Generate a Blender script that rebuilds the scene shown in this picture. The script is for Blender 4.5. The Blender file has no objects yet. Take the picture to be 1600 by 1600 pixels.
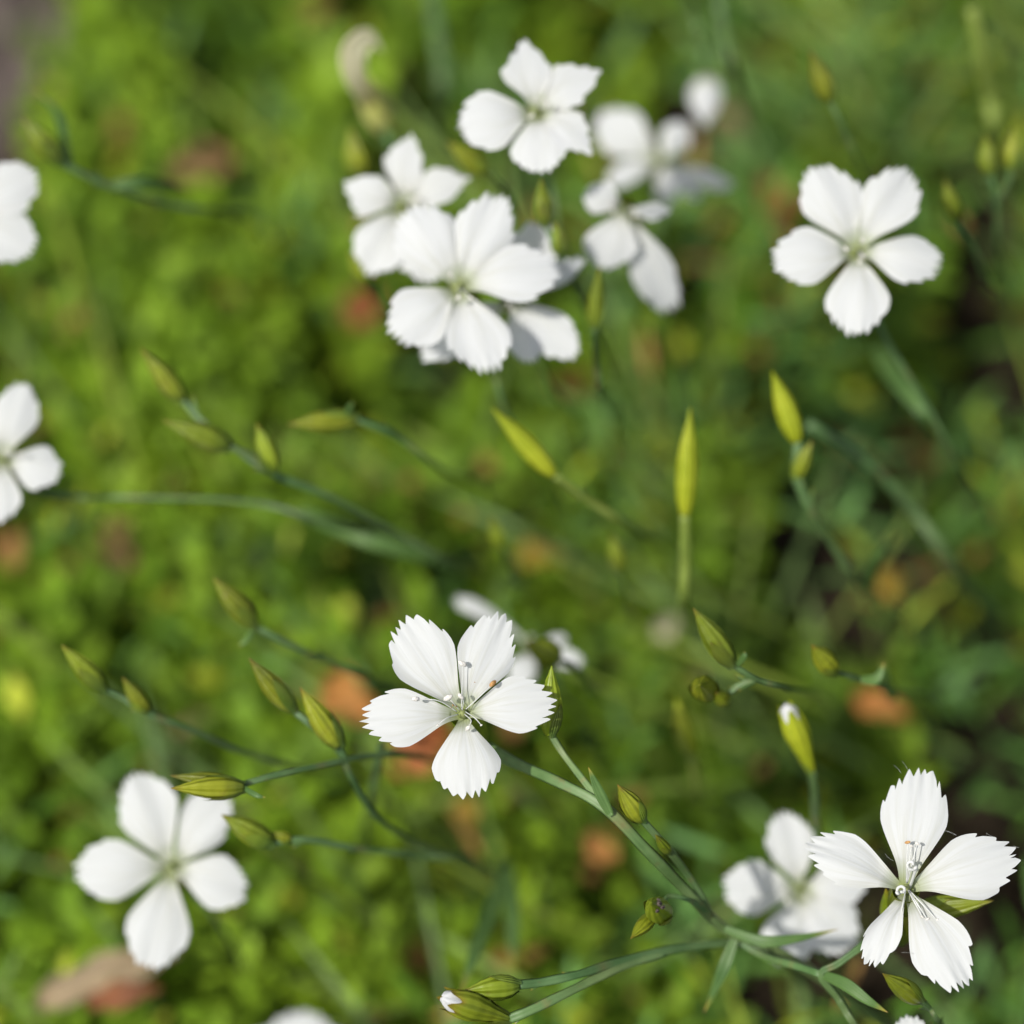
import bpy, math, random
import numpy as np
from mathutils import Vector, Matrix

sc = bpy.context.scene
COL = sc.collection

# ------------------------------------------------------------------ camera
PITCH = math.radians(60.0)          # looking down on the flower bed
LENS = 112.5
FOCUS = 0.300
D0 = 0.434                          # distance to the soil along the optical axis
FWD = Vector((0, math.cos(PITCH), -math.sin(PITCH)))
RGT = Vector((1, 0, 0))
UPV = Vector((0, math.sin(PITCH), math.cos(PITCH)))
CAM = -FWD * D0
cd = bpy.data.cameras.new("camera")
cam = bpy.data.objects.new("camera", cd)
COL.objects.link(cam)
cam.location = CAM
cam.rotation_euler = (math.pi / 2 - PITCH, 0, 0)
cd.lens = LENS
cd.sensor_width = 36.0
cd.clip_start = 0.01
cd.clip_end = 200.0
cd.dof.use_dof = True
cd.dof.focus_distance = FOCUS
cd.dof.aperture_fstop = 9.1
cd.dof.aperture_blades = 9
sc.camera = cam

# ------------------------------------------------------------------ light
SUN_DIR = Vector((-0.42, -0.337, 0.842)).normalized()
elev = math.asin(SUN_DIR.z)
azim = math.atan2(SUN_DIR.x, SUN_DIR.y)
w = bpy.data.worlds.new("World")
sc.world = w
w.use_nodes = True
nt = w.node_tree
bg = nt.nodes["Background"]
sky = nt.nodes.new("ShaderNodeTexSky")
sky.sky_type = 'NISHITA'
sky.sun_disc = False
sky.sun_elevation = elev
sky.sun_rotation = azim
nt.links.new(sky.outputs[0], bg.inputs[0])
bg.inputs[1].default_value = 0.115
sky.dust_density = 3.0
hs = nt.nodes.new('ShaderNodeHueSaturation')
hs.inputs['Saturation'].default_value = 0.6      # thin bright haze over the blue
nt.links.new(sky.outputs[0], hs.inputs['Color'])
nt.links.new(hs.outputs[0], bg.inputs[0])
sl = bpy.data.lights.new("sun", 'SUN')
sl.energy = 3.5
sl.angle = math.radians(0.5)
sl.color = (1.0, 0.965, 0.90)
so = bpy.data.objects.new("sun", sl)
COL.objects.link(so)
so.rotation_euler = SUN_DIR.to_track_quat('Z', 'Y').to_euler()
so.location = SUN_DIR * 3

sc.view_settings.view_transform = 'Standard'
sc.view_settings.look = 'None'
sc.view_settings.exposure = 0.54
sc.view_settings.gamma = 1.0
sc.render.engine = 'CYCLES'
sc.cycles.use_denoising = True
sc.cycles.max_bounces = 8
sc.cycles.transmission_bounces = 6

# ------------------------------------------------------------------ helpers
WPX = 36.0 / LENS / 1600.0          # metres per photo pixel at unit depth


def P(px, py, d):
    k = d * WPX
    return CAM + FWD * d + RGT * ((px - 800) * k) + UPV * ((800 - py) * k)


def G(px, py, z=0.0):
    """Point at height z above the soil seen at a photo position."""
    r = FWD + RGT * ((px - 800) * WPX) + UPV * ((800 - py) * WPX)
    return CAM + r * ((z - CAM.z) / r.z)


def new_obj(name, verts, faces, mat, parent=None, uvs=None, smooth=True):
    me = bpy.data.meshes.new(name)
    base = parent_base(parent)
    me.from_pydata([tuple(Vector(v) - base) for v in verts], [], faces)
    if uvs is not None:
        l = me.uv_layers.new(name="UVMap")
        idx = np.empty(len(me.loops), np.int32)
        me.loops.foreach_get("vertex_index", idx)
        u = np.asarray(uvs, np.float32)[idx]
        l.data.foreach_set("uv", u.ravel())
    if smooth:
        me.polygons.foreach_set("use_smooth", [True] * len(me.polygons))
    me.materials.append(mat)
    o = bpy.data.objects.new(name, me)
    COL.objects.link(o)
    if parent is not None:
        o.parent = parent
    return o


def parent_base(p):
    b = Vector((0, 0, 0))
    while p is not None:
        b = b + p.location
        p = p.parent
    return b


def thing(name, label, cat, loc, group=None):
    o = bpy.data.objects.new(name, None)
    o.empty_display_size = 0.005
    COL.objects.link(o)
    o.location = loc
    o["label"] = label
    o["category"] = cat
    if group:
        o["group"] = group
    return o


def catmull(pts, n=8):
    pts = [Vector(p) for p in pts]
    if len(pts) < 3:
        return [pts[0].lerp(pts[-1], i / n) for i in range(n + 1)]
    q = [pts[0] * 2 - pts[1]] + pts + [pts[-1] * 2 - pts[-2]]
    out = []
    for i in range(1, len(q) - 2):
        p0, p1, p2, p3 = q[i - 1:i + 3]
        for k in range(n):
            t = k / n
            out.append(0.5 * ((2 * p1) + (p2 - p0) * t + (2 * p0 - 5 * p1 + 4 * p2 - p3) * t * t
                              + (3 * p1 - p0 - 3 * p2 + p3) * t ** 3))
    out.append(pts[-1])
    return out


def frame_along(path):
    T = []
    for i in range(len(path)):
        a = path[max(0, i - 1)]
        b = path[min(len(path) - 1, i + 1)]
        T.append((b - a).normalized())
    nrm = T[0].cross(FWD)
    if nrm.length < 1e-4:
        nrm = T[0].cross(UPV)
    nrm.normalize()
    N = []
    for t in T:
        nrm = (nrm - t * nrm.dot(t)).normalized()
        N.append(nrm.copy())
    return T, N


def tube(pts, radii, seg=10, n=6):
    """One continuous tube along waypoints; radii are per waypoint."""
    path = catmull(pts, n)
    T, N = frame_along(path)
    m = len(pts) - 1
    V, F, UV = [], [], []
    for i, p in enumerate(path):
        t = i / (len(path) - 1) * m
        k = min(int(t), m - 1)
        r = radii[k] * (1 - (t - k)) + radii[k + 1] * (t - k)
        r *= 1 + 0.06 * math.sin(i * 0.9 + path[0].x * 900) + 0.05 * math.sin(i * 0.37)
        B = T[i].cross(N[i])
        for s in range(seg):
            a = 2 * math.pi * s / seg
            V.append(p + N[i] * (math.cos(a) * r) + B * (math.sin(a) * r))
            UV.append((s / seg, i / (len(path) - 1)))
    for i in range(len(path) - 1):
        for s in range(seg):
            s2 = (s + 1) % seg
            F.append((i * seg + s, i * seg + s2, (i + 1) * seg + s2, (i + 1) * seg + s))
    F.append(tuple(range(seg - 1, -1, -1)))
    k = (len(path) - 1) * seg
    F.append(tuple(range(k, k + seg)))
    return V, F, UV


# ------------------------------------------------------------------ materials
def lin(r, g, b):
    f = lambda c: (c / 255 / 12.92) if c <= 10 else ((c / 255 + 0.055) / 1.055) ** 2.4
    return (f(r), f(g), f(b), 1.0)


def mat_base(name):
    m = bpy.data.materials.new(name)
    m.use_nodes = True
    n = m.node_tree.nodes
    L = m.node_tree.links
    n.clear()
    out = n.new("ShaderNodeOutputMaterial")
    return m, n, L, out


def leafy(name, ramp, scale=400.0, trans=0.3, rough=0.5, attr=None, bump=0.25, uvramp=None, stripes=0.0, spec=0.35, vary=False):
    """Plant surface: a principled skin mixed with light passing through."""
    m, n, L, out = mat_base(name)
    pr = n.new("ShaderNodeBsdfPrincipled")
    pr.inputs["Roughness"].default_value = rough
    pr.inputs["Specular IOR Level"].default_value = spec
    tr = n.new("ShaderNodeBsdfTranslucent")
    mx = n.new("ShaderNodeMixShader")
    mx.inputs[0].default_value = trans
    tc = n.new("ShaderNodeTexCoord")
    no = n.new("ShaderNodeTexNoise")
    no.inputs["Scale"].default_value = scale
    no.inputs["Detail"].default_value = 3
    L.new(tc.outputs["Object"], no.inputs["Vector"])
    cr = n.new("ShaderNodeValToRGB")
    e = cr.color_ramp.elements
    e[0].position, e[0].color = 0.3, ramp[0]
    e[1].position, e[1].color = 0.7, ramp[1]
    L.new(no.outputs["Fac"], cr.inputs["Fac"])
    colour = cr.outputs["Color"]
    if attr:
        at = n.new("ShaderNodeAttribute")
        at.attribute_name = attr
        mm = n.new("ShaderNodeMix")
        mm.data_type = 'RGBA'
        mm.blend_type = 'MULTIPLY'
        mm.inputs[0].default_value = 1.0
        L.new(at.outputs["Color"], mm.inputs[6])
        L.new(colour, mm.inputs[7])
        colour = mm.outputs[2]
    if uvramp:
        uv = n.new("ShaderNodeUVMap")
        sx = n.new("ShaderNodeSeparateXYZ")
        L.new(uv.outputs[0], sx.inputs[0])
        c2 = n.new("ShaderNodeValToRGB")
        els = c2.color_ramp.elements
        while len(els) < len(uvramp):
            els.new(0.5)
        for el, (pos, c) in zip(els, uvramp):
            el.position = pos
            el.color = c
        L.new(sx.outputs["Y"], c2.inputs["Fac"])
        mm = n.new("ShaderNodeMix")
        mm.data_type = 'RGBA'
        mm.blend_type = 'MIX'
        L.new(c2.outputs["Alpha"], mm.inputs[0])
        L.new(colour, mm.inputs[6])
        L.new(c2.outputs["Color"], mm.inputs[7])
        colour = mm.outputs[2]
    if vary:
        # each plant part has its own age: a shift of hue and depth, and dry brown flecks
        oi = n.new("ShaderNodeObjectInfo")
        hv = n.new("ShaderNodeHueSaturation")
        m1 = n.new("ShaderNodeMapRange"); m1.inputs[3].default_value = 0.497; m1.inputs[4].default_value = 0.525
        m2 = n.new("ShaderNodeMapRange"); m2.inputs[3].default_value = 0.72; m2.inputs[4].default_value = 1.2
        wn = n.new("ShaderNodeTexWhiteNoise"); wn.noise_dimensions = '1D'
        L.new(oi.outputs["Random"], m1.inputs[0]); L.new(oi.outputs["Random"], wn.inputs["W"]); L.new(wn.outputs["Value"], m2.inputs[0])
        L.new(m1.outputs[0], hv.inputs["Hue"]); L.new(m2.outputs[0], hv.inputs["Value"])
        L.new(colour, hv.inputs["Color"])
        fl = n.new("ShaderNodeTexNoise"); fl.inputs["Scale"].default_value = 900; fl.inputs["Detail"].default_value = 4
        L.new(tc.outputs["Object"], fl.inputs["Vector"])
        fm = n.new("ShaderNodeMapRange"); fm.inputs[1].default_value = 0.60; fm.inputs[2].default_value = 0.72; fm.inputs[4].default_value = 0.35
        L.new(fl.outputs["Fac"], fm.inputs[0])
        mb = n.new("ShaderNodeMix"); mb.data_type = 'RGBA'
        L.new(fm.outputs[0], mb.inputs[0]); L.new(hv.outputs[0], mb.inputs[6]); mb.inputs[7].default_value = (0.13, 0.075, 0.025, 1)
        colour = mb.outputs[2]
    L.new(colour, pr.inputs["Base Color"])
    L.new(colour, tr.inputs["Color"])
    bp = n.new("ShaderNodeBump")
    bp.inputs["Strength"].default_value = bump
    bp.inputs["Distance"].default_value = 0.0003
    h = no.outputs["Fac"]
    if stripes:
        uv = n.new("ShaderNodeUVMap")
        sx = n.new("ShaderNodeSeparateXYZ")
        L.new(uv.outputs[0], sx.inputs[0])
        mu = n.new("ShaderNodeMath")
        mu.operation = 'MULTIPLY'
        mu.inputs[1].default_value = stripes * 2 * math.pi
        L.new(sx.outputs["X"], mu.inputs[0])
        si = n.new("ShaderNodeMath")
        si.operation = 'SINE'
        L.new(mu.outputs[0], si.inputs[0])
        ad = n.new("ShaderNodeMath")
        ad.operation = 'ADD'
        L.new(si.outputs[0], ad.inputs[0])
        L.new(no.outputs["Fac"], ad.inputs[1])
        h = ad.outputs[0]
    L.new(h, bp.inputs["Height"])
    L.new(bp.outputs[0], pr.inputs["Normal"])
    L.new(pr.outputs[0], mx.inputs[1])
    L.new(tr.outputs[0], mx.inputs[2])
    L.new(mx.outputs[0], out.inputs["Surface"])
    return m


def petal_material(name, white=(0.652, 0.662, 0.668, 1), throat=(0.36, 0.43, 0.15, 1), trans=0.45, age=0.0):
    m, n, L, out = mat_base(name)
    uv = n.new("ShaderNodeUVMap")
    sx = n.new("ShaderNodeSeparateXYZ")
    L.new(uv.outputs[0], sx.inputs[0])
    # veins fan out from the throat: noise stretched along the petal
    mp = n.new("ShaderNodeMapping")
    mp.inputs["Scale"].default_value = (15, 1.3, 1)
    L.new(uv.outputs[0], mp.inputs[0])
    vn = n.new("ShaderNodeTexNoise")
    vn.inputs["Scale"].default_value = 1.0
    vn.inputs["Detail"].default_value = 3
    vn.inputs["Distortion"].default_value = 0.25
    L.new(mp.outputs[0], vn.inputs["Vector"])
    tc = n.new("ShaderNodeTexCoord")
    fn = n.new("ShaderNodeTexNoise")
    fn.inputs["Scale"].default_value = 1800
    L.new(tc.outputs["Object"], fn.inputs["Vector"])
    ramp = n.new("ShaderNodeValToRGB")
    els = ramp.color_ramp.elements
    els[0].position, els[0].color = 0.03, throat
    els[1].position, els[1].color = 0.42, white
    e = els.new(0.13)
    e.color = tuple(throat[i] * 0.5 + white[i] * 0.5 for i in range(4))
    e = els.new(0.24)
    e.color = (white[0] * 0.975, white[1] * 0.97, white[2] * 0.935, 1)
    L.new(sx.outputs["Y"], ramp.inputs["Fac"])
    # faint cream-grey veins, strongest near the claw
    vr = n.new("ShaderNodeValToRGB")
    vr.color_ramp.elements[0].position = 0.34
    vr.color_ramp.elements[0].color = (0.83, 0.82, 0.73, 1) if not age else (0.92, 0.86, 0.66, 1)
    vr.color_ramp.elements[1].position = 0.55
    vr.color_ramp.elements[1].color = (1, 1, 1, 1)
    L.new(vn.outputs["Fac"], vr.inputs["Fac"])
    mm = n.new("ShaderNodeMix")
    mm.data_type = 'RGBA'
    mm.blend_type = 'MULTIPLY'
    fr = n.new("ShaderNodeMapRange")
    fr.inputs[1].default_value = 0.05
    fr.inputs[2].default_value = 0.75
    fr.inputs[3].default_value = 1.0
    fr.inputs[4].default_value = 0.16 if not age else 1.0
    L.new(sx.outputs["Y"], fr.inputs[0])
    L.new(fr.outputs[0], mm.inputs[0])
    L.new(ramp.outputs[0], mm.inputs[6])
    L.new(vr.outputs[0], mm.inputs[7])
    pr = n.new("ShaderNodeBsdfPrincipled")
    pr.inputs["Roughness"].default_value = 0.62
    pr.inputs["Specular IOR Level"].default_value = 0.25
    L.new(mm.outputs[2], pr.inputs["Base Color"])
    tr = n.new("ShaderNodeBsdfTranslucent")
    L.new(mm.outputs[2], tr.inputs[0])
    ad = n.new("ShaderNodeMath")
    ad.operation = 'MULTIPLY_ADD'
    ad.inputs[1].default_value = 0.25
    L.new(fn.outputs["Fac"], ad.inputs[0])
    L.new(vn.outputs["Fac"], ad.inputs[2])
    bp = n.new("ShaderNodeBump")
    bp.inputs["Strength"].default_value = 0.17
    bp.inputs["Distance"].default_value = 0.0003
    L.new(ad.outputs[0], bp.inputs["Height"])
    L.new(bp.outputs[0], pr.inputs["Normal"])
    L.new(bp.outputs[0], tr.inputs["Normal"])
    mx = n.new("ShaderNodeMixShader")
    mx.inputs[0].default_value = trans
    L.new(pr.outputs[0], mx.inputs[1])
    L.new(tr.outputs[0], mx.inputs[2])
    L.new(mx.outputs[0], out.inputs["Surface"])
    return m


M_PETAL = petal_material("white_petal")
M_WILT = petal_material("withered_petal", white=(0.66, 0.64, 0.46, 1), throat=(0.32, 0.30, 0.10, 1), age=1.0)
CLEAR = (0, 0, 0, 0)
M_BUD = leafy("bud_skin", ((0.14, 0.17, 0.010, 1), (0.26, 0.285, 0.018, 1)), 260, 0.30, 0.42, vary=True, stripes=9, bump=0.4,
              uvramp=[(0.0, (0.11, 0.17, 0.03, 0.7)), (0.35, (0.2, 0.23, 0.02, 0.0)), (0.82, (0.22, 0.2, 0.02, 0.0)),
                      (1.0, (0.20, 0.11, 0.02, 0.85))])
M_BUDEND = leafy("bud_skin_even", ((0.15, 0.19, 0.010, 1), (0.27, 0.30, 0.018, 1)), 420, 0.30, 0.42, vary=True, stripes=9, bump=0.3)
M_BRACT = leafy("bract_skin", ((0.10, 0.14, 0.012, 1), (0.21, 0.24, 0.024, 1)), 300, 0.25, 0.45, vary=True, stripes=7, bump=0.45,
                uvramp=[(0.0, (0.08, 0.15, 0.05, 0.6)), (0.5, (0.1, 0.16, 0.03, 0.0)), (0.85, (0.2, 0.2, 0.02, 0.0)), (1.0, (0.2, 0.1, 0.03, 0.8))])
M_PALEBUD = leafy("pale_bud_skin", ((0.27, 0.33, 0.012, 1), (0.40, 0.44, 0.025, 1)), 260, 0.40, 0.45, stripes=9, bump=0.4)
M_STEM = leafy("stem_skin", ((0.050, 0.098, 0.026, 1), (0.105, 0.168, 0.058, 1)), 330, 0.08, 0.5, vary=True, stripes=3, bump=0.4,
               uvramp=[(0.0, CLEAR), (0.30, (0.16, 0.10, 0.04, 0.0)), (0.335, (0.16, 0.11, 0.04, 0.35)), (0.37, (0.1, 0.1, 0.03, 0.0)), (0.7, (0.14, 0.12, 0.05, 0.25)), (1.0, CLEAR)])
M_STEMY = leafy("yellow_stem_skin", ((0.13, 0.19, 0.03, 1), (0.21, 0.26, 0.05, 1)), 230, 0.15, 0.5, stripes=3, bump=0.15)
M_LEAF = leafy("dianthus_leaf", ((0.050, 0.110, 0.024, 1), (0.098, 0.175, 0.045, 1)), 260, 0.25, 0.45, stripes=3, bump=0.15,
               uvramp=[(0.0, CLEAR), (0.78, (0.2, 0.22, 0.03, 0.0)), (0.95, (0.30, 0.25, 0.04, 0.9)), (1.0, (0.25, 0.14, 0.04, 1.0))])
M_COVER = leafy("cover_leaf", ((0.8, 0.8, 0.8, 1), (1.15, 1.15, 1.15, 1)), 150, 0.18, 0.55, attr="Col", bump=0.2, spec=0.15)
M_GLAUC = leafy("narrow_leaf", ((0.8, 0.8, 0.8, 1), (1.15, 1.15, 1.15, 1)), 150, 0.20, 0.5, attr="Col", bump=0.2, spec=0.2)
M_HEART = leafy("ovary", ((0.16, 0.20, 0.05, 1), (0.28, 0.31, 0.12, 1)), 900, 0.2, 0.5)
M_FILAMENT = leafy("filament", ((0.52, 0.53, 0.50, 1), (0.60, 0.61, 0.58, 1)), 800, 0.2, 0.4, bump=0.1)
M_ANTHER = leafy("anther", ((0.46, 0.445, 0.40, 1), (0.62, 0.60, 0.55, 1)), 5000, 0.05, 0.8, bump=0.6)
M_BROWN = leafy("dried_anther", ((0.25, 0.12, 0.03, 1), (0.45, 0.26, 0.10, 1)), 3000, 0.05, 0.7, bump=0.5)
M_SPECK = leafy("dark_crumb", ((0.03, 0.02, 0.016, 1), (0.13, 0.10, 0.085, 1)), 4000, 0.0, 0.7, bump=0.9)


# ------------------------------------------------------------------ plant parts
def petal(parent, C, T, N, wpx, depth, seed, skew=0.0, roll=0.0, twist=0.0, dome=0.05, curl=0.10, teeth=9,
          fine=True, claw=0.15, deep=0.0016, mat=None, pinch=0.0, shoulder=0.37, power=2.5, teeth_wide=False):
    rnd = random.Random(seed)
    C = Vector(C); T = Vector(T)
    ax = T - C
    Ln = ax.length
    a = ax / Ln
    b = N.cross(a).normalized()
    n0 = a.cross(b).normalized()
    if n0.dot(N) < 0:
        n0 = -n0
    W = wpx * WPX * depth / 2 * (1.05 if teeth_wide else 1.0)
    ns = teeth * (8 if fine else 4)
    ntt = 26 if fine else 14
    bounds = [-1.0]
    for i in range(teeth):
        bounds.append(bounds[-1] + rnd.uniform(0.6, 1.5))
    lo, hi = bounds[0], bounds[-1]
    bounds = [-1 + 2 * (x - lo) / (hi - lo) for x in bounds]
    td = [rnd.uniform(0.045, 0.115) for _ in range(teeth)]
    to = [rnd.uniform(0.0, 0.045) for _ in range(teeth)]
    ph = [rnd.uniform(0, 6.28) for _ in range(4)]
    asym = rnd.uniform(-0.05, 0.05)
    ec = [rnd.uniform(-0.09, 0.05), rnd.uniform(-0.09, 0.05)]
    Ls = []
    S = []
    for i in range(ns + 1):
        s = -1 + 2 * i / ns
        k = 0
        while k < teeth - 1 and s > bounds[k + 1]:
            k += 1
        f = (s - bounds[k]) / (bounds[k + 1] - bounds[k])
        pk = 0.5 + 0.12 * math.sin(ph[3] + k)
        tri = (f / pk) if f < pk else (1 - f) / (1 - pk)
        tooth = td[k] * (1 - tri) ** 1.15 + to[k]
        Lv = 1.0 - shoulder * abs(s) ** power + (skew + asym) * s - tooth
        Ls.append(Lv)
        S.append(s)
    mxl = max(Ls)
    Ls = [x / mxl for x in Ls]
    # the tooth that reaches furthest lands on the tip
    V, F, UV = [], [], []
    for i in range(ns + 1):
        s = S[i]
        for j in range(ntt + 1):
            t = j / ntt
            t = 1 - (1 - t) ** 1.25
            u = t * Ls[i]
            x = min(1.0, max(0.0, (u - 0.04) / 0.62))
            fw = claw + (1 - claw) * (x * x * (3 - 2 * x)) ** 0.85
            if u > 0.74:
                fw *= 1 - 0.55 * (u - 0.74) ** 1.5 - pinch * (u - 0.74)
            z = dome * math.sin(math.pi * min(1, u)) * (1 - 0.5 * s * s)
            z -= curl * max(0.0, u - 0.45) ** 2
            z += 0.018 * u * math.sin(3.1 * s + ph[0]) + 0.010 * u * math.sin(7.0 * s + ph[1])
            z += 0.022 * math.sin(5 * u + ph[2]) * u * s
            z -= 0.05 * (1 - s * s) * math.exp(-((u - 0.18) / 0.16) ** 2)      # groove of the claw
            z += 0.007 * max(0, u - 0.7) / 0.3 * math.sin(teeth * 2.2 * s + ph[3])
            z += ec[0 if s < 0 else 1] * s ** 4 * min(1.0, u / 0.5)      # rolled margins
            ang = roll + twist * u
            ca, sa = math.cos(ang), math.sin(ang)
            bb = b * ca + n0 * sa
            nn = n0 * ca - b * sa
            cu = max(0.0, 1 - u / 0.24)
            p = C + a * (u * Ln) + bb * (s * W * fw) + nn * (z * Ln) - N * (deep * cu * cu * (3 - 2 * cu))
            V.append(p)
            UV.append((s * 0.5 + 0.5, u))
    r = ntt + 1
    for i in range(ns):
        for j in range(ntt):
            F.append((i * r + j, (i + 1) * r + j, (i + 1) * r + j + 1, i * r + j + 1))
    return new_obj("petal", V, F, mat or M_PETAL, parent, UV)


PROFILE = [(0.0, 0.42), (0.06, 0.62), (0.16, 0.86), (0.30, 1.0), (0.48, 0.96), (0.64, 0.76), (0.78, 0.48), (0.90, 0.22), (1.0, 0.035)]
OPENP = [(0.0, 0.30), (0.10, 0.42), (0.25, 0.58), (0.45, 0.82), (0.65, 1.0), (0.80, 0.98), (0.92, 0.86), (1.0, 0.76)]


def prof(p, t):
    for (a, ra), (b, rb) in zip(p, p[1:]):
        if t <= b:
            f = (t - a) / (b - a)
            f = f * f * (3 - 2 * f) * 0.5 + f * 0.5
            return ra + (rb - ra) * f
    return p[-1][1]


def bud(parent, base, tip, wpx, depth, seed, opening=False, mat=None, bracts=2, blen=0.62, name="bud", fine=True, bend=0.0):
    rnd = random.Random(seed)
    base = Vector(base); tip = Vector(tip)
    ax = tip - base
    Ln = ax.length
    a = ax / Ln
    sd = a.cross(FWD)
    if sd.length < 0.15:
        sd = a.cross(UPV)
    sd.normalize()
    up = a.cross(sd)
    R = wpx * WPX * depth / 2 * 0.90
    pf = OPENP if opening else PROFILE
    seg, rows = (30, 26) if fine else (15, 12)
    tw = rnd.uniform(0.5, 1.0)
    ph = rnd.uniform(0, 6.28)
    V, F, UV = [], [], []

    def pos(t, th, k=1.0, add=0.0):
        r = R * prof(pf, max(0, min(1, t))) * k + add
        c = base + a * (t * Ln) + sd * (math.sin(math.pi * t) * bend * Ln)
        return c + sd * (math.cos(th) * r) + up * (math.sin(th) * r)
    for j in range(rows + 1):
        t0 = j / rows
        for i in range(seg):
            th = 2 * math.pi * i / seg
            lob = math.cos(5 * th + ph + tw * t0 * 4)
            k = 1 + 0.045 * lob * (0.4 + t0)
            t = t0
            if opening and t0 > 0.75:          # five calyx teeth round the opening
                t = t0 + (t0 - 0.75) / 0.25 * 0.10 * (lob)
            V.append(pos(min(t, 1.0), th, k) + a * (max(0, t - 1.0) * Ln))
            UV.append((i / seg, t0))
    for j in range(rows):
        for i in range(seg):
            i2 = (i + 1) % seg
            F.append((j * seg + i, j * seg + i2, (j + 1) * seg + i2, (j + 1) * seg + i))
    F.append(tuple(range(seg - 1, -1, -1)))
    if not opening:
        F.append(tuple(range(rows * seg, rows * seg + seg)))
    o = new_obj(name, V, F, mat or M_BUD, parent, UV)
    b0 = rnd.uniform(0, 6.28)
    for q in range(bracts):
        th0 = b0 + q * 2 * math.pi / bracts + rnd.uniform(-0.3, 0.3)
        half = rnd.uniform(0.75, 1.0)
        bl = blen * rnd.uniform(0.85, 1.1)
        V, F, UV = [], [], []
        nu, nv = 10, 12
        for j in range(nv + 1):
            v = j / nv
            wd = half * (1 - v ** 2.2) ** 0.8 + 0.02
            for i in range(nu + 1):
                s = -1 + 2 * i / nu
                t = -0.03 + bl * v - 0.05 * s * s * v
                off = R * (0.07 + 0.05 * (1 - s * s) + 0.10 * max(0, v - 0.75) / 0.25)
                V.append(pos(t, th0 + s * wd, 1.0, off))
                UV.append((s * 0.5 + 0.5, v))
        for j in range(nv):
            for i in range(nu):
                k = j * (nu + 1) + i
                F.append((k, k + 1, k + nu + 2, k + nu + 1))
        new_obj("bract", V, F, M_BRACT, o, UV)
    if opening:                                # rolled white petals showing in the mouth
        V, F, UV = [], [], []
        seg2, rows2 = 32, 10
        for j in range(rows2 + 1):
            v = j / rows2
            for i in range(seg2):
                th = 2 * math.pi * i / seg2
                k = (0.80 - 0.10 * v) * (1 + 0.13 * math.cos(5 * th + ph + v * 2.0)) * math.sqrt(max(0.0, 1 - max(0, v - 0.45) ** 2 / 0.31))
                V.append(base + a * (Ln * (0.70 + 0.42 * v + 0.012 * math.sin(3 * th + ph))) + sd * (math.cos(th) * R * k) + up * (math.sin(th) * R * k))
                UV.append((i / seg2, 0.5 + 0.5 * v))
        for j in range(rows2):
            for i in range(seg2):
                i2 = (i + 1) % seg2
                F.append((j * seg2 + i, j * seg2 + i2, (j + 1) * seg2 + i2, (j + 1) * seg2 + i))
        F.append(tuple(range(rows2 * seg2, rows2 * seg2 + seg2)))
        new_obj("petal_tip", V, F, M_PETAL, o, UV)
    return o


def blade(parent, pts, wpx, depth, seed=0, name="leaf", mat=None, peak=0.35, face=0.0, n=8):
    """Narrow leaf: a thin folded ribbon with real thickness along waypoints."""
    path = catmull(pts, n)
    T, N = frame_along(path)
    R = wpx * WPX * depth / 2
    V, F, UV = [], [], []
    cross = [(-1, 0.22), (-0.5, 0.06), (0, -0.05), (0.5, 0.06), (1, 0.22)]
    full = [(x, z + 0.07) for x, z in cross] + [(x * 0.96, z - 0.07) for x, z in reversed(cross)]
    m = len(full)
    for i, p in enumerate(path):
        t = i / (len(path) - 1)
        wv = (t / peak) ** 0.5 * 0.55 + 0.45 if t < peak else max(0.0, 1 - ((t - peak) / (1 - peak)) ** 1.7)
        wv = max(wv, 0.03)
        nn = N[i]
        B = T[i].cross(nn)
        if B.dot(FWD) > 0:
            B = -B
        ca, sa = math.cos(face), math.sin(face)
        x_, z_ = nn * ca + B * sa, B * ca - nn * sa
        for (x, z) in full:
            V.append(p + x_ * (x * R * wv) + z_ * (z * R * wv))
            UV.append((x * 0.5 + 0.5, t))
    for i in range(len(path) - 1):
        for s in range(m):
            s2 = (s + 1) % m
            F.append((i * m + s, i * m + s2, (i + 1) * m + s2, (i + 1) * m + s))
    F.append(tuple(range(m)))
    k = (len(path) - 1) * m
    F.append(tuple(range(k + m - 1, k - 1, -1)))
    return new_obj(name, V, F, mat or M_LEAF, parent, UV)


def stem(parent, wps, wpx, name="stem", mat=None, nodes=(), taper=None):
    """wps: (px, py, depth) or Vectors."""
    pts = [q if isinstance(q, Vector) else P(*q) for q in wps]
    d = [(q - CAM).dot(FWD) for q in pts]
    rad = [wpx * WPX * x / 2 * 0.84 for x in d]
    if taper:
        rad = [r * (1 + (taper - 1) * i / (len(rad) - 1)) for i, r in enumerate(rad)]
    for k in nodes:
        rad[k] *= 1.45
    V, F, UV = tube(pts, rad)
    return new_obj(name, V, F, mat or M_STEM, parent, UV)


def to_ground(px, py, d, gx, gy):
    """Waypoints that carry a stem from a seen point down to its root in the soil."""
    a = P(px, py, d)
    g = G(gx, gy, -0.002)
    mid = a.lerp(g, 0.5) + Vector((0, 0, 0.006))
    return [mid, g]


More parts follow.
